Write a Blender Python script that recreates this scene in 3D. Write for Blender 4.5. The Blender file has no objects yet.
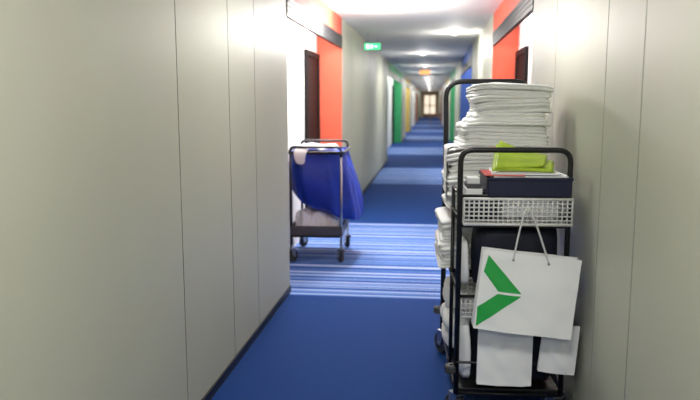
import bpy, math, random
from mathutils import Vector, Matrix, noise
random.seed(7)
sc = bpy.context.scene
sc.view_settings.view_transform = 'Standard'

# ------------------------------------------------------------ materials
def mat(name, col, rough=0.6, metal=0.0, var=0.06, nscale=8.0, bump=0.0, bscale=60.0, emit=None, estr=0.0, sheen=0.0, spec=0.5):
    m = bpy.data.materials.new(name); m.use_nodes = True
    nt = m.node_tree; b = nt.nodes['Principled BSDF']
    tc = nt.nodes.new('ShaderNodeTexCoord')
    n = nt.nodes.new('ShaderNodeTexNoise'); n.inputs['Scale'].default_value = nscale; n.inputs['Detail'].default_value = 4
    nt.links.new(tc.outputs['Object'], n.inputs['Vector'])
    r = nt.nodes.new('ShaderNodeValToRGB')
    r.color_ramp.elements[0].position = .3; r.color_ramp.elements[1].position = .7
    r.color_ramp.elements[0].color = (*[c*(1-var) for c in col], 1)
    r.color_ramp.elements[1].color = (*[min(1, c*(1+var)) for c in col], 1)
    nt.links.new(n.outputs['Fac'], r.inputs['Fac'])
    nt.links.new(r.outputs['Color'], b.inputs['Base Color'])
    b.inputs['Roughness'].default_value = rough; b.inputs['Metallic'].default_value = metal
    b.inputs['Specular IOR Level'].default_value = spec
    if sheen: b.inputs['Sheen Weight'].default_value = sheen
    if bump:
        n2 = nt.nodes.new('ShaderNodeTexNoise'); n2.inputs['Scale'].default_value = bscale; n2.inputs['Detail'].default_value = 3
        nt.links.new(tc.outputs['Object'], n2.inputs['Vector'])
        bp = nt.nodes.new('ShaderNodeBump'); bp.inputs['Strength'].default_value = bump; bp.inputs['Distance'].default_value = .01
        nt.links.new(n2.outputs['Fac'], bp.inputs['Height']); nt.links.new(bp.outputs['Normal'], b.inputs['Normal'])
    if emit:
        b.inputs['Emission Color'].default_value = (*emit, 1); b.inputs['Emission Strength'].default_value = estr
    return m

M_wall = mat('wall_panel_cream', (.50, .505, .40), .48, var=.03, nscale=1.5, bump=.03, bscale=120, spec=.35)
M_gap = mat('panel_gap_dark', (.02, .018, .012), .9, spec=.1)
M_white = mat('white_plaster', (.86, .85, .82), .7, var=.02)
M_red = mat('red_orange_paint', (.52, .085, .045), .6, var=.04, spec=.3)
M_green = mat('green_paint', (.03, .33, .12), .6)
M_yellow = mat('yellow_paint', (.60, .44, .10), .6)
M_bluep = mat('blue_paint', (.04, .10, .38), .6)
M_dark = mat('dark_glossy_panel', (.008, .007, .009), .45, spec=.25)
M_door = mat('dark_door_wood', (.010, .006, .006), .6, nscale=3, spec=.12)
M_frame = mat('door_frame_black', (.008, .007, .008), .6, spec=.12)
M_base = mat('baseboard_black', (.012, .013, .02), .4)
M_ceil = mat('ceiling_paint', (.80, .78, .73), .65, var=.02)
M_blacktube = mat('black_powder_coat', (.007, .007, .009), .35)
M_rubber = mat('grey_rubber', (.05, .05, .055), .7)
M_chrome = mat('steel', (.40, .41, .43), .3, metal=.9)
M_greypl = mat('grey_plastic', (.07, .07, .08), .5)
M_slat = mat('grille_slat', (.03, .03, .033), .5)
M_towel = mat('towel_cotton', (.93, .93, .93), .9, var=.02, nscale=30, bump=.15, bscale=160, spec=.2)
M_cloth = mat('white_linen', (.84, .86, .90), .9, var=.06, nscale=10, bump=.2, bscale=120)
M_bag = mat('blue_nylon', (.006, .040, .40), .45, var=.15, nscale=6, bump=.35, bscale=18)
M_navy = mat('navy_fabric', (.005, .008, .022), .7, var=.2)
M_navybox = mat('navy_plastic', (.008, .012, .045), .4)
M_paper = mat('white_paper', (.92, .93, .94), .3, var=.01, nscale=3)
M_paper2 = mat('white_paper_matte', (.84, .85, .87), .6, var=.02)
M_greenprint = mat('green_print', (.02, .40, .07), .45)
M_lime = mat('lime_vinyl', (.36, .50, .03), .4, var=.15, nscale=12)
M_pink = mat('red_folder', (.62, .10, .10), .5)
M_wire = mat('white_coated_wire', (.82, .82, .81), .4)
M_cord = mat('cord_white', (.7, .7, .7), .8)
M_lamp = mat('lamp_diffuser', (.9, .9, .9), .5, emit=(1, .98, .93), estr=3)
M_exit = mat('exit_sign_face', (.02, .5, .2), .4, emit=(.02, .8, .3), estr=1.0)
M_exitw = mat('exit_sign_pictogram', (.9, 1, .95), .4, emit=(.8, 1, .9), estr=1.4)
M_orange = mat('orange_sign_face', (.8, .3, .05), .4, emit=(1, .35, .08), estr=.9)
M_glass = mat('lit_window_glass', (.8, .75, .6), .3, emit=(1, .84, .66), estr=.95)
M_brown = mat('brown_wood', (.22, .12, .07), .4, nscale=4)
M_tan = mat('tan_paint', (.50, .38, .27), .6)

def carpet():
    m = bpy.data.materials.new('blue_striped_carpet'); m.use_nodes = True
    nt = m.node_tree; L = nt.links; b = nt.nodes['Principled BSDF']
    b.inputs['Roughness'].default_value = .9; b.inputs['Specular IOR Level'].default_value = .2
    tc = nt.nodes.new('ShaderNodeTexCoord'); sp = nt.nodes.new('ShaderNodeSeparateXYZ')
    L.new(tc.outputs['Object'], sp.inputs[0])
    def math_(op, a, bb=None):
        n = nt.nodes.new('ShaderNodeMath'); n.operation = op
        for i, v in enumerate((a, bb)):
            if v is None: continue
            if isinstance(v, (int, float)): n.inputs[i].default_value = v
            else: L.new(v, n.inputs[i])
        return n.outputs[0]
    Y = sp.outputs['Y']
    def zone(a, c):
        return math_('MULTIPLY', math_('GREATER_THAN', Y, a), math_('LESS_THAN', Y, c))
    z = zone(5.06, 8.3)
    for a, c in ((12.4, 15.5), (19.5, 22.5), (27, 30), (34, 37), (42, 45), (50, 53)):
        z = math_('ADD', z, zone(a, c))
    n1 = nt.nodes.new('ShaderNodeTexNoise'); n1.noise_dimensions = '1D'; n1.inputs['Scale'].default_value = 12; n1.inputs['Detail'].default_value = 5; n1.inputs['Roughness'].default_value = .72
    L.new(Y, n1.inputs['W'])
    rp = nt.nodes.new('ShaderNodeValToRGB'); e = rp.color_ramp.elements
    e[0].position = .43; e[0].color = (.008, .062, .30, 1)
    e[1].position = .47; e[1].color = (.07, .17, .48, 1)
    k = e.new(.52); k.color = (.10, .21, .54, 1)
    k = e.new(.57); k.color = (.38, .47, .72, 1)
    L.new(n1.outputs['Fac'], rp.inputs['Fac'])
    n2 = nt.nodes.new('ShaderNodeTexNoise'); n2.inputs['Scale'].default_value = 160; n2.inputs['Detail'].default_value = 2
    L.new(tc.outputs['Object'], n2.inputs['Vector'])
    r2 = nt.nodes.new('ShaderNodeValToRGB'); e = r2.color_ramp.elements
    e[0].position = .3; e[0].color = (.003, .029, .150, 1)
    e[1].position = .7; e[1].color = (.006, .054, .250, 1)
    L.new(n2.outputs['Fac'], r2.inputs['Fac'])
    mx = nt.nodes.new('ShaderNodeMix'); mx.data_type = 'RGBA'
    L.new(z, mx.inputs['Factor']); L.new(r2.outputs['Color'], mx.inputs['A']); L.new(rp.outputs['Color'], mx.inputs['B'])
    L.new(mx.outputs['Result'], b.inputs['Base Color'])
    bp = nt.nodes.new('ShaderNodeBump'); bp.inputs['Strength'].default_value = .3; bp.inputs['Distance'].default_value = .004
    L.new(n2.outputs['Fac'], bp.inputs['Height']); L.new(bp.outputs['Normal'], b.inputs['Normal'])
    return m
M_carpet = carpet()

# ------------------------------------------------------------ mesh builder
class MB:
    def __init__(s): s.v = []; s.f = []; s.m = []; s.s = []; s.mats = []
    def mi(s, m):
        if m not in s.mats: s.mats.append(m)
        return s.mats.index(m)
    def add(s, vs, fs, m, smooth=False, M=None):
        o = len(s.v); k = s.mi(m)
        s.v += [tuple(M @ Vector(p)) if M else tuple(p) for p in vs]
        for f in fs: s.f.append([i+o for i in f]); s.m.append(k); s.s.append(smooth)
    def box(s, x0, x1, y0, y1, z0, z1, m, M=None):
        vs = [(x, y, z) for z in (z0, z1) for y in (y0, y1) for x in (x0, x1)]
        s.add(vs, [(0,2,3,1),(4,5,7,6),(0,1,5,4),(2,6,7,3),(0,4,6,2),(1,3,7,5)], m, False, M)
    def tube(s, path, r, m, n=10, closed=False, M=None):
        P = [Vector(p) for p in path]; N = len(P); vs = []; fs = []
        up = None
        for i, p in enumerate(P):
            if closed: t = (P[(i+1) % N]-P[i-1])
            else: t = P[min(i+1, N-1)]-P[max(i-1, 0)]
            t.normalize()
            if up is None:
                up = Vector((0,0,1)) if abs(t.z) < .9 else Vector((1,0,0))
            up = (up - t*up.dot(t)).normalized(); w = t.cross(up)
            for k in range(n):
                a = 2*math.pi*k/n
                vs.append(p + (up*math.cos(a)+w*math.sin(a))*r)
        segs = N if closed else N-1
        for i in range(segs):
            j = (i+1) % N
            for k in range(n):
                fs.append((i*n+k, i*n+(k+1) % n, j*n+(k+1) % n, j*n+k))
        if not closed:
            fs.append(tuple(range(n))[::-1]); fs.append(tuple((N-1)*n+k for k in range(n)))
        s.add(vs, fs, m, True, M)
    def cyl(s, c, axis, r, h, m, n=24, M=None, prof=None):
        ax = Vector(axis).normalized(); u = ax.orthogonal().normalized(); w = ax.cross(u); c = Vector(c)
        prof = prof or [(0.001, -h/2), (r, -h/2), (r, h/2), (0.001, h/2)]
        vs = []; fs = []
        for (rr, o) in prof:
            for k in range(n):
                a = 2*math.pi*k/n; vs.append(c+ax*o+(u*math.cos(a)+w*math.sin(a))*rr)
        for i in range(len(prof)-1):
            for k in range(n): fs.append((i*n+k, i*n+(k+1) % n, (i+1)*n+(k+1) % n, (i+1)*n+k))
        s.add(vs, fs, m, False, M)
    def loft(s, rings, m, n=48, nz=.01, fs_=9, seed=0, caps=True, e=.5, shear=None, M=None, pleat=0, pn=22):
        def pw(a, ee): return math.copysign(abs(a)**ee, a)
        vs = []; fs = []
        for ri, (cx, cy, z, w, d) in enumerate(rings):
            for i in range(n):
                th = 2*math.pi*i/n
                k = 1+pleat*math.sin(th*pn+1.5*math.sin(th*3))*(1-ri/len(rings))
                x = cx+w/2*k*pw(math.cos(th), e); y = cy+d/2*k*pw(math.sin(th), e); zz = z
                q = Vector((x*fs_+seed, y*fs_, z*fs_*.45+seed))
                x += noise.noise(q)*nz; y += noise.noise(q+Vector((5,7,3)))*nz; zz += noise.noise(q+Vector((1,9,13)))*nz*.7
                if shear: zz += shear(x, z)
                vs.append((x, y, zz))
        for j in range(len(rings)-1):
            for i in range(n): fs.append((j*n+i, j*n+(i+1) % n, (j+1)*n+(i+1) % n, (j+1)*n+i))
        if caps: fs.append(tuple(range(n))[::-1]); fs.append(tuple((len(rings)-1)*n+i for i in range(n)))
        s.add(vs, fs, m, True, M)
    def towel(s, cx, cy, z, w, d, t, m, rot=0, seed=0, layers=2, wob=.014, droop=.010):
        nu = 96; cr, sr = math.cos(rot), math.sin(rot)
        prof = []
        for k in range(layers):
            z0 = k/layers; z1 = (k+1)/layers
            lo = random.uniform(-.006, .008)
            for q in range(5):
                a = math.pi*q/4
                prof.append(((1-math.sin(a))*t*.32+lo, z0+(z1-z0)*(.5-.5*math.cos(a))))
        vs = []; fs = []
        def plan(th, ins):
            hw, hd = w/2-ins, d/2-ins
            c_, s_ = math.cos(th), math.sin(th); e = .16
            return (hw*math.copysign(abs(c_)**e, c_), hd*math.copysign(abs(s_)**e, s_))
        def Hn(x, y): return noise.noise(Vector((x*5, y*5, seed*.22)))*.014+noise.noise(Vector((x*14, y*14, seed*.5)))*.005
        for (ins, hf) in [(.10, 0)]+prof+[(.10, 1)]:
            for i in range(nu):
                th = 2*math.pi*(i+.5)/nu
                x, y = plan(th, ins)
                q = Vector((x*6+seed*5.3, y*6, seed*7.7+hf*.8))
                x += noise.noise(q)*wob; y += noise.noise(q+Vector((9,4,2)))*wob
                zz = z+t*hf+Hn(x, y)-droop*(abs(x)/(w/2))**5
                vs.append((cx+x*cr-y*sr, cy+x*sr+y*cr, zz))
        nr = len(prof)+2
        for j in range(nr-1):
            for i in range(nu): fs.append((j*nu+i, j*nu+(i+1) % nu, (j+1)*nu+(i+1) % nu, (j+1)*nu+i))
        fs.append(tuple(range(nu))[::-1]); fs.append(tuple((nr-1)*nu+i for i in range(nu)))
        s.add(vs, fs, m, True)
    def obj(s, name, parent=None, loc=(0,0,0), rot=(0,0,0), bevel=0, sub=0):
        me = bpy.data.meshes.new(name); me.from_pydata(s.v, [], s.f)
        for m in s.mats: me.materials.append(m)
        me.polygons.foreach_set('material_index', s.m); me.polygons.foreach_set('use_smooth', s.s); me.update()
        o = bpy.data.objects.new(name, me); sc.collection.objects.link(o)
        o.location = loc; o.rotation_euler = rot
        if parent: o.parent = parent
        if bevel:
            b = o.modifiers.new('b', 'BEVEL'); b.width = bevel; b.segments = 2; b.limit_method = 'ANGLE'
        if sub:
            b = o.modifiers.new('s', 'SUBSURF'); b.levels = sub; b.render_levels = sub
        return o

def fillet(pts, r, n=6, closed=False):
    P = [Vector(p) for p in pts]; out = []; N = len(P)
    for i, p in enumerate(P):
        if not closed and i in (0, N-1): out.append(p); continue
        a = P[i-1]-p; b = P[(i+1) % N]-p
        rr = min(r, a.length*.49, b.length*.49)
        A = p+a.normalized()*rr; B = p+b.normalized()*rr
        for k in range(n+1):
            t = k/n; out.append(A*(1-t)**2+p*2*t*(1-t)+B*t*t)
    return out

def empty(name, loc=(0,0,0), rz=0):
    e = bpy.data.objects.new(name, None); e.empty_display_size = .1; e.location = loc; e.rotation_euler = (0,0,rz)
    sc.collection.objects.link(e); return e

# ------------------------------------------------------------ room shell
XL, XR = -1.065, .667; BL, BR = -1.36, .95; H = 2.42; FZ = 2.07
Y0, Y1 = -2.5, 66.0
fl = MB(); fl.box(-1.7, 1.3, Y0, Y1, -.1, 0, M_carpet); fl.obj('floor')
ce = MB(); ce.box(-1.7, 1.3, Y0, Y1, H, H+.1, M_ceil); ce.obj('ceiling')
wb = MB(); wb.box(-1.7, 1.3, Y0-.1, Y0, 0, H, M_wall); wb.obj('wall_back')

def side(sign, X, B, seams, recs, name):
    w = MB(); bb = MB()
    outer = -1.7 if sign < 0 else 1.3
    def bx(xa, xb, *a): w.box(min(xa, xb), max(xa, xb), *a)
    segs = []; y = Y0
    for (a, b, c) in recs: segs.append((y, a)); y = b
    segs.append((y, Y1))
    for k, (a, b) in enumerate(segs):
        t = .02
        bx(X+sign*t, outer, a+.002, b-.002, 0, H, M_wall)
        bx(X+sign*(t-.003), X+sign*(t+.001), a+.02, b-.02, 0, H, M_gap)
        if k == 0: ed = [a]+seams+[b]
        else:
            n = max(1, round((b-a)/1.2)); ed = [a+(b-a)*i/n for i in range(n+1)]
        for i in range(len(ed)-1):
            g0 = .004 if i else 0; g1 = .004 if i < len(ed)-2 else 0
            bx(X, X+sign*(t-.001), ed[i]+g0, ed[i+1]-g1, 0, H, M_wall)
            if g0: bx(X+sign*.001, X+sign*(t-.001), ed[i]+g0-.0006, ed[i]+g0-.0001, 0, H, M_gap)
            if g1: bx(X+sign*.001, X+sign*(t-.001), ed[i+1]-g1+.0001, ed[i+1]-g1+.0006, 0, H, M_gap)
        bb.box(min(X-sign*.010, X-sign*.0005), max(X-sign*.010, X-sign*.0005), a, b, 0, .05, M_base)
    w.obj('wall_'+name)
    bb.obj('baseboard_'+name)
    r = MB(); di = 0
    for (a, b, c) in recs:
        r.box(min(B, outer), max(B, outer), a, b, 0, H, M_white)
        x0, x1 = sorted((X+sign*.022, B-sign*.0005))
        r.box(x0, x1, b-.012, b-.0005, 0, H, c)
        r.box(x0, x1, a+.0005, a+.012, 0, H, c)
        r.box(min(X, X+sign*.021), max(X, X+sign*.021), b-.012, b-.0005, 0, H, c)
        x0, x1 = sorted((X, X+sign*.03))
        r.box(x0, x1, a, b-.012, 2.215, H, c)
        x0, x1 = sorted((X-sign*.006, X+sign*.03))
        r.box(x0, x1, a, b-.012, FZ, 2.214, M_dark)
        for q in range(3):
            zz = FZ+.035+q*.037
            x0, x1 = sorted((X-sign*.010, X-sign*.0055)); r.box(x0, x1, a, b-.02, zz, zz+.005, M_slat)
    r.obj('wall_recess_'+name, bevel=.001)
    for (a, b, c) in recs:
        di += 1
        d = MB(); L = min(.86, (b-a)*.3); y1 = b-.03; y0 = y1-L
        def db(xa, xb, *q): xs = sorted((B-sign*xa, B-sign*xb)); d.box(xs[0], xs[1], *q)
        for (p, q) in ((y0, y1), (a+.05, a+.05+L)):
            db(.001, .035, p, p+.06, 0, 2.0, M_frame); db(.001, .035, q-.06, q, 0, 2.0, M_frame); db(.001, .035, p+.06, q-.06, 1.94, 2.0, M_frame)
            db(.001, .018, p+.06, q-.06, 0.005, 1.94, M_door)
            db(.018, .05, p+.10, p+.115, 1.0, 1.015, M_chrome); db(.05, .062, p+.10, p+.21, 1.0, 1.015, M_chrome)
        d.obj('door_%s_%d' % (name, di))

side(-1, XL, BL, [-.6, .5, 1.55, 2.88, 3.64, 4.19], [(5.16, 8.35, M_red), (17.1, 25.0, M_green), (29, 34, M_yellow), (38, 43, M_white), (47, 52, M_red), (56, 61, M_green)], 'left')
side(1, XR, BR, [-.6, .5, 1.45, 2.36, 2.85, 4.0], [(4.95, 8.15, M_red), (12.3, 17.0, M_bluep), (21, 26, M_green), (30, 35, M_yellow), (39, 44, M_white), (48, 53, M_red)], 'right')

we = MB(); we.box(-1.7, 1.3, Y1-.1, Y1, 0, H, M_tan); we.obj('wall_end')
de = MB()
for x0 in (-.75, -.2):
    de.box(x0, x0+.05, Y1-.16, Y1-.101, 0, 2.1, M_brown); de.box(x0+.5, x0+.55, Y1-.16, Y1-.101, 0, 2.1, M_brown)
    de.box(x0+.05, x0+.5, Y1-.16, Y1-.101, 2.02, 2.1, M_brown); de.box(x0+.05, x0+.5, Y1-.16, Y1-.101, 0, .35, M_brown)
    de.box(x0+.05, x0+.5, Y1-.14, Y1-.12, .35, 2.02, M_glass); de.box(x0+.05, x0+.5, Y1-.16, Y1-.11, 1.05, 1.12, M_brown)
de.obj('door_end')
tb = MB()
tb.box(-.35, .35, 40.6, 41.0, .72, .76, M_brown)
for x in (-.32, .28):
    for y in (40.63, 40.93): tb.box(x, x+.04, y, y+.04, 0, .72, M_brown)
tb.box(-.30, .30, 40.64, 40.96, .60, .72, M_brown)
tb.obj('console_table', loc=(.2, 0, 0))

# ------------------------------------------------------------ lights
def area(name, loc, sx, sy, e, col=(1, .98, .95), rot=(0,0,0)):
    l = bpy.data.lights.new(name, 'AREA'); l.shape = 'RECTANGLE'; l.size = sx; l.size_y = sy; l.energy = e; l.color = col
    o = bpy.data.objects.new(name, l); o.location = loc; o.rotation_euler = rot; sc.collection.objects.link(o); return o
def lamp(x, y, e, size=.26, col=(1, .975, .93), glow=0):
    m = MB()
    m.cyl((0,0,-.012), (0,0,1), size/2+.02, .024, M_wire, n=32, prof=[(size/2+.012, .012), (size/2+.012, -.012), (size/2, -.016), (size/2, -.010)])
    m.cyl((0,0,-.014), (0,0,1), size/2, .01, M_lamp, n=32, prof=[(size/2, 0), (size/2*.9, -.012), (size/2*.6, -.022), (.001, -.028)])
    m.obj('ceiling_lamp', loc=(x, y, H-.001))
    l = bpy.data.lights.new('lamp_light', 'AREA'); l.shape = 'DISK'; l.size = size; l.energy = e; l.color = col
    o = bpy.data.objects.new('lamp_light', l); o.location = (x, y, H-.05); sc.collection.objects.link(o)
    if glow:  # added point light below the fixture to brighten the ceiling; no bulb there
        l = bpy.data.lights.new('ceiling_wash_light', 'POINT'); l.shadow_soft_size = .08; l.energy = glow; l.color = col
        o = bpy.data.objects.new('ceiling_wash_light', l); o.location = (x, y, H-.24); sc.collection.objects.link(o)
lamp(.1, -1.3, 36, .5); lamp(.0, 1.0, 27, .5); lamp(-.2, 3.6, 12, .6)
lamp(-.60, 7.15, 14, .34, glow=115)
for y, e in ((14.5, 24), (19.5, 20), (24, 30), (28.5, 20), (32, 30), (36, 22), (40, 32), (45, 26), (50, 30), (56, 26), (62, 34)): lamp(-.2, y, e, .09, glow=e*.45)
lamp(.30, 10.2, 9, .08, glow=14)
def cove(x, y0, y1, e, name):
    m = MB(); m.tube([(x, y0, H-.05), (x, y1, H-.05)], .013, M_lamp, 10)
    m.box(x-.02, x+.02, y0-.02, y1+.02, H-.03, H-.001, M_wire); m.obj(name)
    area(name+'_light', (x, (y0+y1)/2, H-.07), .06, y1-y0, e)
cove(-1.22, 5.4, 8.1, 42, 'fluorescent_strip'); cove(.81, 5.2, 7.9, 30, 'fluorescent_strip')
cove(-1.22, 17.4, 24.7, 40, 'fluorescent_strip'); cove(.81, 12.6, 16.8, 34, 'fluorescent_strip')
cove(.81, 21.4, 25.7, 34, 'fluorescent_strip'); cove(.81, 30.4, 34.7, 30, 'fluorescent_strip'); cove(-1.22, 29.4, 33.7, 34, 'fluorescent_strip')
cove(-1.22, 38.4, 42.7, 34, 'fluorescent_strip')

def sign(x, y, w, h, z, face, pic):
    m = MB(); m.box(-w/2, w/2, -.02, .02, 0, h, M_greypl)
    m.box(-w/2+.004, w/2-.004, -.024, -.0201, .004, h-.004, face)
    if pic:
        m.box(-w*.12, w*.02, -.027, -.0241, h*.25, h*.75, M_exitw); m.box(w*.1, w*.3, -.027, -.0241, h*.42, h*.58, M_exitw); m.box(-w*.36, -w*.2, -.027, -.0241, h*.2, h*.8, M_exitw)
    m.tube([(-w*.3, 0, h), (-w*.3, 0, H-z)], .005, M_chrome, 8); m.tube([(w*.3, 0, h), (w*.3, 0, H-z)], .005, M_chrome, 8)
    m.obj('exit_sign', loc=(x, y, z))
sign(-.86, 10.2, .24, .10, 2.18, M_exit, True)
sign(-.22, 20.5, .30, .13, 2.22, M_orange, False)

# ------------------------------------------------------------ casters
def caster(m, x, y, r, ztop, ang=0):
    T = Matrix.Translation((x, y, 0)) @ Matrix.Rotation(ang, 4, 'Z')
    w = r*.5
    m.cyl((0, .02, r), (1,0,0), r, w, M_rubber, n=28, M=T, prof=[(r*.5, -w/2), (r*.88, -w/2), (r, -w/4), (r, w/4), (r*.88, w/2), (r*.5, w/2)])
    m.cyl((0, .02, r), (1,0,0), r*.5, w*.8, M_greypl, n=20, M=T)
    m.cyl((0, .02, r), (1,0,0), r*.14, w*1.7, M_chrome, n=12, M=T)
    for sgn in (-1, 1):
        x0 = sgn*(w/2+.004); x1 = x0+sgn*.004
        vs = [(x0, .02-.018, r-.012), (x0, .02+.018, r-.012), (x0, .03, r*2.12), (x0, -.03, r*2.12)]
        vs2 = [(x1, a, b) for (_, a, b) in vs]
        m.add(vs+vs2, [(0,1,2,3), (4,7,6,5), (0,4,5,1), (1,5,6,2), (2,6,7,3), (3,7,4,0)], M_chrome, False, T)
    m.box(-w/2-.01, w/2+.01, -.034, .034, r*2.1, r*2.1+.006, M_chrome, T)
    m.cyl((0, 0, (r*2.1+ztop)/2), (0,0,1), .011, ztop-r*2.1, M_chrome, n=14, M=T)

# ------------------------------------------------------------ blue laundry cart (far)
lc = empty('laundry_cart', (-1.035, 6.50, 0), math.radians(2))
f = MB(); a, b = .228, .34
for x in (-a, a):
    for y in (-b, b):
        f.tube([(x, y, .16), (x, y, .98)], .012, M_chrome if x > 0 else M_blacktube)
    f.tube([(x, -b, .24), (x, b, .24)], .010, M_blacktube)
f.tube(fillet([(-a-.02, -b-.02, 1.0), (a+.02, -b-.02, 1.0), (a+.02, b+.02, 1.0), (-a-.02, b+.02, 1.0)], .05, 6, True), .014, M_blacktube, closed=True)
f.tube(fillet([(-a, b, .98), (-a, b, 1.07), (a, b, 1.07), (a, b, .98)], .05), .012, M_blacktube)
f.tube(fillet([(-a, -b, .96), (-a, -b-.02, 1.05), (a, -b-.02, 1.05), (a, -b, .96)], .05), .012, M_blacktube)
for y in (-b, b): f.tube([(-a, y, .24), (a, y, .24)], .010, M_blacktube)
f.obj('frame', lc)
f = MB()
f.box(-a+.005, a-.005, -b+.005, b-.005, .25, .262, M_greypl)
for (x0, x1, y0, y1) in ((-a-.01, -a+.005, -b-.012, b+.012), (a-.005, a+.01, -b-.012, b+.012), (-a, a, -b-.012, -b+.003), (-a, a, b-.003, b+.012)):
    f.box(x0, x1, y0, y1, .25, .335, M_greypl)
f.obj('tray', lc, bevel=.003)
f = MB()
for x in (-a, a):
    for y in (-b, b): caster(f, x, y, .060, .17, .4 if x > 0 else -.5)
f.obj('casters', lc)
f = MB()
f.loft([(.21, 0, .47, .18, .3), (.17, 0, .475, .38, .50), (.11, 0, .50, .53, .68), (.09, 0, .57, .60, .74), (.075, 0, .65, .615, .76), (.055, 0, .75, .59, .76), (.035, 0, .85, .54, .74), (.015, 0, .93, .49, .72), (0, 0, .99, .495, .725), (0, 0, 1.015, .48, .71), (0, 0, 1.0, .45, .67)],
       M_bag, n=110, nz=.055, fs_=8, seed=3, e=.6, pleat=.024, pn=13, shear=lambda x, z: -max(0, (.95-z))*max(-.05, x)*.75)
f.obj('bag', lc, sub=1)
f = MB()
for k, (x, y, z, w, d, h) in enumerate([(-.12, -.23, .345, .18, .18, .13), (.0, -.24, .34, .18, .17, .12), (.12, -.23, .33, .17, .17, .09), (-.08, .05, .34, .22, .3, .12), (.1, .1, .33, .2, .3, .10)]):
    f.loft([(x, y, z-.07, w*.8, d*.8), (x, y, z-.02, w, d), (x, y, z+h*.4, w, d), (x, y, z+h*.8, w*.8, d*.8), (x, y, z+h, w*.3, d*.4)], M_cloth, n=36, nz=.06, fs_=14, seed=k*5, e=.8)
f.obj('used_linen', lc, sub=1)
f = MB()
f.loft([(-.02, .02, 1.0, .34, .55), (-.02, .0, 1.03, .36, .56), (-.01, .02, 1.05, .28, .46), (0, .03, 1.06, .12, .2)], M_towel, n=44, nz=.06, fs_=10, seed=9, e=.6)
f.loft([(-.13, -.385, .89, .07, .012), (-.14, -.388, .96, .10, .016), (-.13, -.386, 1.02, .11, .03), (-.11, -.30, 1.05, .12, .1)], M_towel, n=24, nz=.012, seed=4)
f.obj('linen_on_top', lc, sub=1)

# ------------------------------------------------------------ housekeeping cart (near)
HCX, HCY, HCR = .335, 3.50, math.radians(3)
hc = empty('housekeeping_cart', (HCX, HCY, 0), HCR)
a, b = .232, .45
f = MB()
f.tube(fillet([(-a, -b, .15), (-a, -b, 1.245), (a, -b, 1.245), (a, -b, .15)], .055), .012, M_blacktube)
f.tube(fillet([(-a, b, .15), (-a, b, 1.36), (-a-.005, b+.02, 1.56), (a, b+.02, 1.56), (a, b, 1.36), (a, b, .15)], .10, 8), .014, M_blacktube)
for z in (.15, .62, .94):
    for x in (-a, a): f.tube([(x, -b, z), (x, b, z)], .009, M_blacktube)
for z in (.15, .60, .92, 1.045):
    f.tube([(-a, -b, z), (a, -b, z)], .008, M_blacktube); f.tube([(-a, b, z), (a, b, z)], .008, M_blacktube)
for x in (-a, a):
    f.tube([(x, -b, 1.05), (x, -.12, 1.05)], .007, M_blacktube); f.tube([(x, -.12, .15), (x, -.12, 1.05)], .009, M_blacktube)
f.tube(fillet([(-a, -b-.0, .30), (-a, -b-.015, .30), (a, -b-.015, .30), (a, -b, .30)], .03), .006, M_blacktube)
f.obj('frame', hc)
f = MB()
f.box(-a+.005, a-.005, -b+.01, b-.01, .155, .17, M_blacktube)
f.box(-a+.005, a-.005, -.11, b-.01, .60, .612, M_blacktube)
f.box(-a+.005, a-.005, -b+.01, b-.01, .905, .918, M_blacktube)
f.obj('shelves', hc, bevel=.002)
f = MB()
for x in (-a+.01, a-.02):
    for y in (-b, b): caster(f, x, y+(.0 if y > 0 else .03), .065, .15, .5)
f.obj('casters', hc)
f = MB()
for (x, y) in ((-a, b), (-a, -b), (a, b)):
    f.cyl((x-(.022 if x < 0 else -.022), y+.012, .26), (0,0,1), .03, .035, M_rubber, n=24, prof=[(.008, -.018), (.026, -.018), (.03, -.01), (.03, .01), (.026, .018), (.008, .018)])
f.obj('bumpers', hc)
def basket(m, x0, x1, y0, y1, z0, z1, nx, nz, mt, r=.0022):
    for z in [z0+(z1-z0)*i/nz for i in range(nz+1)]:
        m.tube([(x0, y0, z), (x1, y0, z), (x1, y1, z), (x0, y1, z)], r*(2 if z in (z0, z1) else 1), mt, 6, closed=True)
    st = (x1-x0)/nx
    for i in range(nx+1):
        x = x0+st*i
        m.tube([(x, y0, z1), (x, y0, z0), (x, y1, z0), (x, y1, z1)], r, mt, 6)
    ny = max(2, int((y1-y0)/st))
    for i in range(1, ny):
        y = y0+(y1-y0)*i/ny
        m.tube([(x0, y, z1), (x0, y, z0), (x1, y, z0), (x1, y, z1)], r, mt, 6)
f = MB()
basket(f, -a+.018, a+.012, -b-.018, -.14, .925, 1.035, 22, 6, M_wire, .0035)
f.obj('wire_basket', hc)
f = MB()
basket(f, -a+.018, a-.012, -b+.014, -.14, .50, .60, 22, 5, M_wire, .0026)
f.obj('lower_wire_basket', hc)
f = MB()
f.loft([(.03, -.28, .175, .30, .22), (.03, -.28, .2, .36, .28), (.03, -.28, .35, .37, .29), (.03, -.28, .47, .36, .28), (.03, -.28, .49, .3, .2)], M_navy, nz=.025, e=.45)
f.loft([(.03, -.28, .615, .33, .22), (.03, -.28, .64, .37, .27), (.03, -.28, .80, .37, .27), (.03, -.28, .895, .36, .26), (.03, -.28, .90, .3, .2)], M_navy, nz=.025, e=.45, seed=4)
f.obj('dark_fabric_bags', hc, sub=1)
f = MB()
f.loft([(.08, -.3, .94, .25, .26), (.08, -.3, .96, .27, .27), (.08, -.3, 1.02, .27, .27), (.08, -.3, 1.03, .2, .22)], M_cloth, nz=.006, e=.3)
f.loft([(-.13, -.3, .94, .12, .26), (-.13, -.3, .96, .13, .27), (-.13, -.3, 1.02, .13, .27), (-.13, -.3, 1.03, .1, .22)], M_navy, nz=.006, e=.3)
f.obj('basket_contents', hc)

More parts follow.
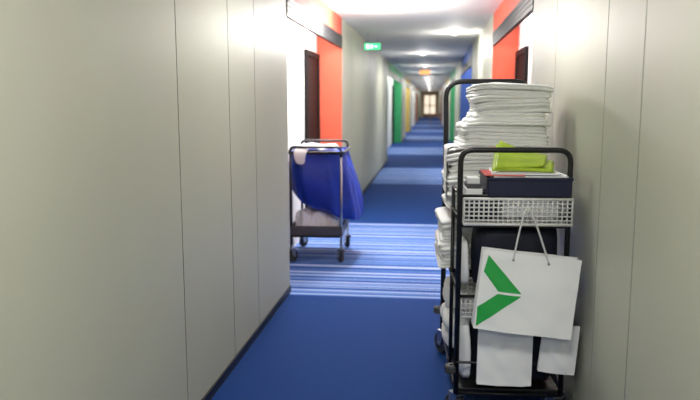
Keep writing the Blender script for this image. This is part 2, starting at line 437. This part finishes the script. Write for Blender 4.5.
def towels(name, boxes, draped=False):
    m = MB(); sd = 0
    for (cx, cy, z0, w, d, n, t, jit) in boxes:
        z = z0
        for i in range(n):
            sd += 1
            ox = random.uniform(-jit, jit); oy = random.uniform(-jit, jit); rr = random.uniform(-.05, .05)
            tt = t*random.uniform(.8, 1.2)
            m.towel(cx+ox, cy+oy, z+.006, w*random.uniform(.95, 1.015), d, tt, M_towel, rr, seed=sd, layers=2)
            z += tt*.96
    if draped:   # a towel corner hanging down over the left edge of the shelf
        nu, nv = 14, 14; vs = []; fs = []
        for j in range(nv+1):
            for i in range(nu+1):
                u, v = i/nu, j/nv
                y = -.04+.26*u+.02*math.sin(v*4)
                L = .05+v*.26*(1-.35*u)
                if v < .2: x = -.20-.055*(v/.2); z = 1.235-.004*(v/.2)
                else: x = -.258-.008*math.sin(u*11+v*2)*v; z = 1.228-(v-.2)/.8*.27*(1-.35*u)
                vs.append((x, y, z))
        for j in range(nv):
            for i in range(nu): fs.append((j*(nu+1)+i, j*(nu+1)+i+1, (j+1)*(nu+1)+i+1, (j+1)*(nu+1)+i))
        m.add(vs, fs, M_towel, True)
        m.add([(p[0]+.008, p[1], p[2]-.006) for p in vs], [q[::-1] for q in fs], M_towel, True)
    return m.obj(name, loc=(HCX, HCY, 0), rot=(0, 0, HCR))
towels('towel_stack', [(-.04, .14, .922, .42, .42, 8, .0385, .014)], True)
towels('towel_stack', [(.022, .13, 1.228, .41, .42, 4, .033, .012), (.040, .12, 1.355, .375, .40, 6, .0325, .011)])
towels('towel_stack', [(-.08, .18, .616, .41, .42, 7, .038, .014)])
f = MB()
for k, (x, y, z, w, d, h) in enumerate([(-.10, .16, .172, .31, .42, .12), (-.12, .12, .27, .29, .40, .12), (-.11, .18, .37, .28, .36, .14), (.12, .2, .172, .18, .34, .2)]):
    f.loft([(x, y, z+.003, w*.9, d*.9), (x, y, z+h*.3, w, d), (x, y, z+h*.75, w, d), (x, y, z+h, w*.7, d*.7), (x, y, z+h*1.03, w*.2, d*.3)], M_towel, n=48, nz=.04, fs_=13, seed=k*4+1, e=.55)
for k, (x, y, z, w, d, h) in enumerate([(-.19, -.30, .175, .05, .25, .30), (-.195, -.30, .62, .045, .25, .22)]):
    f.loft([(x, y, z+.003, w*.9, d*.9), (x, y, z+h*.3, w, d), (x, y, z+h*.75, w, d), (x, y, z+h, w*.7, d*.7)], M_cloth, n=48, nz=.02, fs_=13, seed=k*4+31, e=.55)
f.obj('rag_pile', loc=(HCX, HCY, 0), rot=(0,0,HCR), sub=1)

bx = empty('storage_box', (HCX, HCY, 0), HCR)
f = MB()
x0, x1, y0, y1, z0, z1 = -.115, .238, -.465, -.17, 1.046, 1.128
f.box(x0, x1, y0, y1, z0, z0+.004, M_navybox)
for q in ((x0, x1, y0, y0+.005), (x0, x1, y1-.005, y1), (x0, x0+.005, y0, y1), (x1-.005, x1, y0, y1)): f.box(*q, z0, z1, M_navybox)
for q in ((x0-.006, x1+.006, y0-.006, y0+.005), (x0-.006, x1+.006, y1-.005, y1+.006), (x0-.006, x0+.005, y0, y1), (x1-.005, x1+.006, y0, y1)): f.box(*q, z1-.012, z1, M_navybox)
f.obj('box', bx, bevel=.002)
f = MB()
z = z0+.006
while z < z1-.005:
    f.box(x0+.012+random.uniform(0, .006), x1-.012-random.uniform(0, .008), y0+.012, y1-.012, z, z+.009, M_paper); z += .0095
f.box(x0+.01, x1-.02, y0+.0, y1-.03, z1+.001, z1+.006, M_paper, Matrix.Rotation(.03, 4, 'Z'))
f.box(x0+.00, x0+.17, y0-.008, y1-.05, z1+.007, z1+.010, M_pink, Matrix.Rotation(-.03, 4, 'Z'))
f.box(x0+.05, x1-.01, y0+.02, y1-.02, z1+.0105, z1+.016, M_paper2, Matrix.Rotation(-.07, 4, 'Z'))
f.box(x0+.03, x1-.10, y0+.03, y1-.02, z1+.0165, z1+.020, M_paper, Matrix.Rotation(.04, 4, 'Z'))
f.obj('papers', bx)
f = MB()
def sheet(p00, p10, p11, p01, sag, curl, nu=18, nv=12):
    vs = []; fs = []
    p00, p10, p11, p01 = map(Vector, (p00, p10, p11, p01))
    for j in range(nv+1):
        for i in range(nu+1):
            u, v = i/nu, j/nv
            p = (p00*(1-u)+p10*u)*(1-v)+(p01*(1-u)+p11*u)*v
            p = p+Vector((0, 0, sag*math.sin(math.pi*u)*(.4+.6*v)+curl*math.sin(math.pi*v)))
            vs.append(p)
    for j in range(nv):
        for i in range(nu): fs.append((j*(nu+1)+i, j*(nu+1)+i+1, (j+1)*(nu+1)+i+1, (j+1)*(nu+1)+i))
    f.add(vs, fs, M_lime, True)
sheet((-.10, -.45, 1.156), (.165, -.44, 1.152), (.215, -.22, 1.178), (-.05, -.22, 1.258), .006, .010)
sheet((-.085, -.44, 1.166), (.13, -.41, 1.175), (.19, -.20, 1.205), (-.035, -.215, 1.274), -.008, .008)
o = f.obj('lime_folder', bx); so = o.modifiers.new('s', 'SOLIDIFY'); so.thickness = .003
f = MB()
f.box(-.205, -.135, -.44, -.30, 1.04, 1.075, M_paper); f.box(-.20, -.14, -.43, -.31, 1.0755, 1.095, M_greypl); f.box(-.195, -.145, -.42, -.32, 1.0955, 1.12, M_paper2)
f.obj('soap_boxes', loc=(HCX, HCY, 0), rot=(0,0,HCR), bevel=.002)

# ------------------------------------------------------------ paper bags hanging on the near end
def paper_bag(name, cx, y, cz, w, h, t, tilt, matl, arrow=False, handles=None, yaw=0, crease=1.0, mouth=.45, apex=0):
    m = MB()
    nx, nz_ = 24, 24
    def fy(u, v, side_):
        tt = 1-(1-mouth)*v
        bl = (.012 if side_ < 0 else -.006)*math.sin(math.pi*u)*(.25+.75*(1-v))
        cre = .005*noise.noise(Vector((u*3.2+side_, v*3.2, cx*9)))+.009*abs(noise.noise(Vector((u*2.4+v*2, v*1.8-u, cx*3+side_))))
        return side_*(t/2*tt)-bl+cre*crease
    def face(sd, flip):
        vs = []; fs = []
        for j in range(nz_+1):
            for i in range(nx+1):
                u, v = i/nx, j/nz_
                vs.append((w*(u-.5), fy(u, v, sd), h*(v-.5)))
        for j in range(nz_):
            for i in range(nx):
                q = (j*(nx+1)+i, j*(nx+1)+i+1, (j+1)*(nx+1)+i+1, (j+1)*(nx+1)+i)
                fs.append(q if not flip else q[::-1])
        m.add(vs, fs, matl, True)
    face(-1, False); face(1, True)
    for sx in (0, 1):
        x = w*(sx-.5); s_ = -1 if sx else 1
        vs = []; fs = []
        for j in range(nz_+1):
            v = j/nz_
            vs += [(x, fy(sx, v, -1), h*(v-.5)), (x+s_*.014*(.2+v), 0, h*(v-.5)), (x, fy(sx, v, 1), h*(v-.5))]
        for j in range(nz_):
            for k in (0, 1): fs.append((j*3+k, j*3+k+1, (j+1)*3+k+1, (j+1)*3+k))
        m.add(vs, fs, matl)
    m.add([(-w/2, fy(0, 0, -1), -h/2), (w/2, fy(1, 0, -1), -h/2), (w/2, fy(1, 0, 1), -h/2), (-w/2, fy(0, 0, 1), -h/2)], [(0, 3, 2, 1)], matl)
    if arrow:
        def P(u, v): return (w*(u-.5), fy(u, 1-v, -1)-.0012, h*(.5-v))
        def quad(c, n=14):
            vs = []; fs = []
            for j in range(n+1):
                for i in range(n+1):
                    s_, r_ = i/n, j/n
                    u = (c[0][0]*(1-s_)+c[1][0]*s_)*(1-r_)+(c[3][0]*(1-s_)+c[2][0]*s_)*r_
                    v = (c[0][1]*(1-s_)+c[1][1]*s_)*(1-r_)+(c[3][1]*(1-s_)+c[2][1]*s_)*r_
                    vs.append(P(u, v))
            for j in range(n):
                for i in range(n): fs.append((j*(n+1)+i, j*(n+1)+i+1, (j+1)*(n+1)+i+1, (j+1)*(n+1)+i))
            m.add(vs, fs, M_greenprint, True)
        quad([(.06, .06), (.44, .50), (.20, .50), (.03, .27)])
        quad([(.20, .53), (.44, .53), (.02, .97), (.01, .72)])
    if handles:
        for (xa, xb, top, dy) in handles:
            pts = []
            for k in range(17):
                s_ = k/16; x = xa*(1-s_)+xb*s_
                hf = 1-abs(2*s_-1)**1.3
                z = h/2-.03+(top+.03)*hf
                pts.append((x+apex*hf, dy, z))
            m.tube(pts, .0035, M_cord, 6)
            for x in (xa, xb): m.cyl((x, dy, h/2-.03), (0,1,0), .006, .004, M_chrome, n=12)
    return m.obj(name, loc=(cx, y, cz), rot=(0, math.radians(tilt), math.radians(yaw)))
paper_bag('paper_shopping_bag', .404, 2.925, .656, .405, .335, .09, 6, M_paper, True,
          [(-.075, .07, .20, -.028), (-.065, .08, .195, .024)], 3, mouth=.6, apex=-.045)
paper_bag('paper_bag', .333, 2.997, .345, .235, .25, .035, .5, M_paper, False, None, 2)
paper_bag('paper_bag', .562, 2.998, .390, .155, .215, .025, 5, M_paper2, False, [(-.03, .03, .03, -.008)], 2)

# ------------------------------------------------------------ world + camera
w = bpy.data.worlds.new('w'); sc.world = w; w.use_nodes = True
w.node_tree.nodes['Background'].inputs[0].default_value = (.5, .5, .5, 1); w.node_tree.nodes['Background'].inputs[1].default_value = .1
cam = bpy.data.cameras.new('cam'); co = bpy.data.objects.new('camera', cam); sc.collection.objects.link(co)
cam.sensor_width = 36; cam.lens = 36; co.location = (0, 0, 1.45)
co.rotation_euler = (math.radians(90-8.0), 0, math.radians(6.62))
cam.dof.use_dof = True; cam.dof.focus_distance = 3.3; cam.dof.aperture_fstop = 2.2
cam.clip_start = .05
sc.camera = co
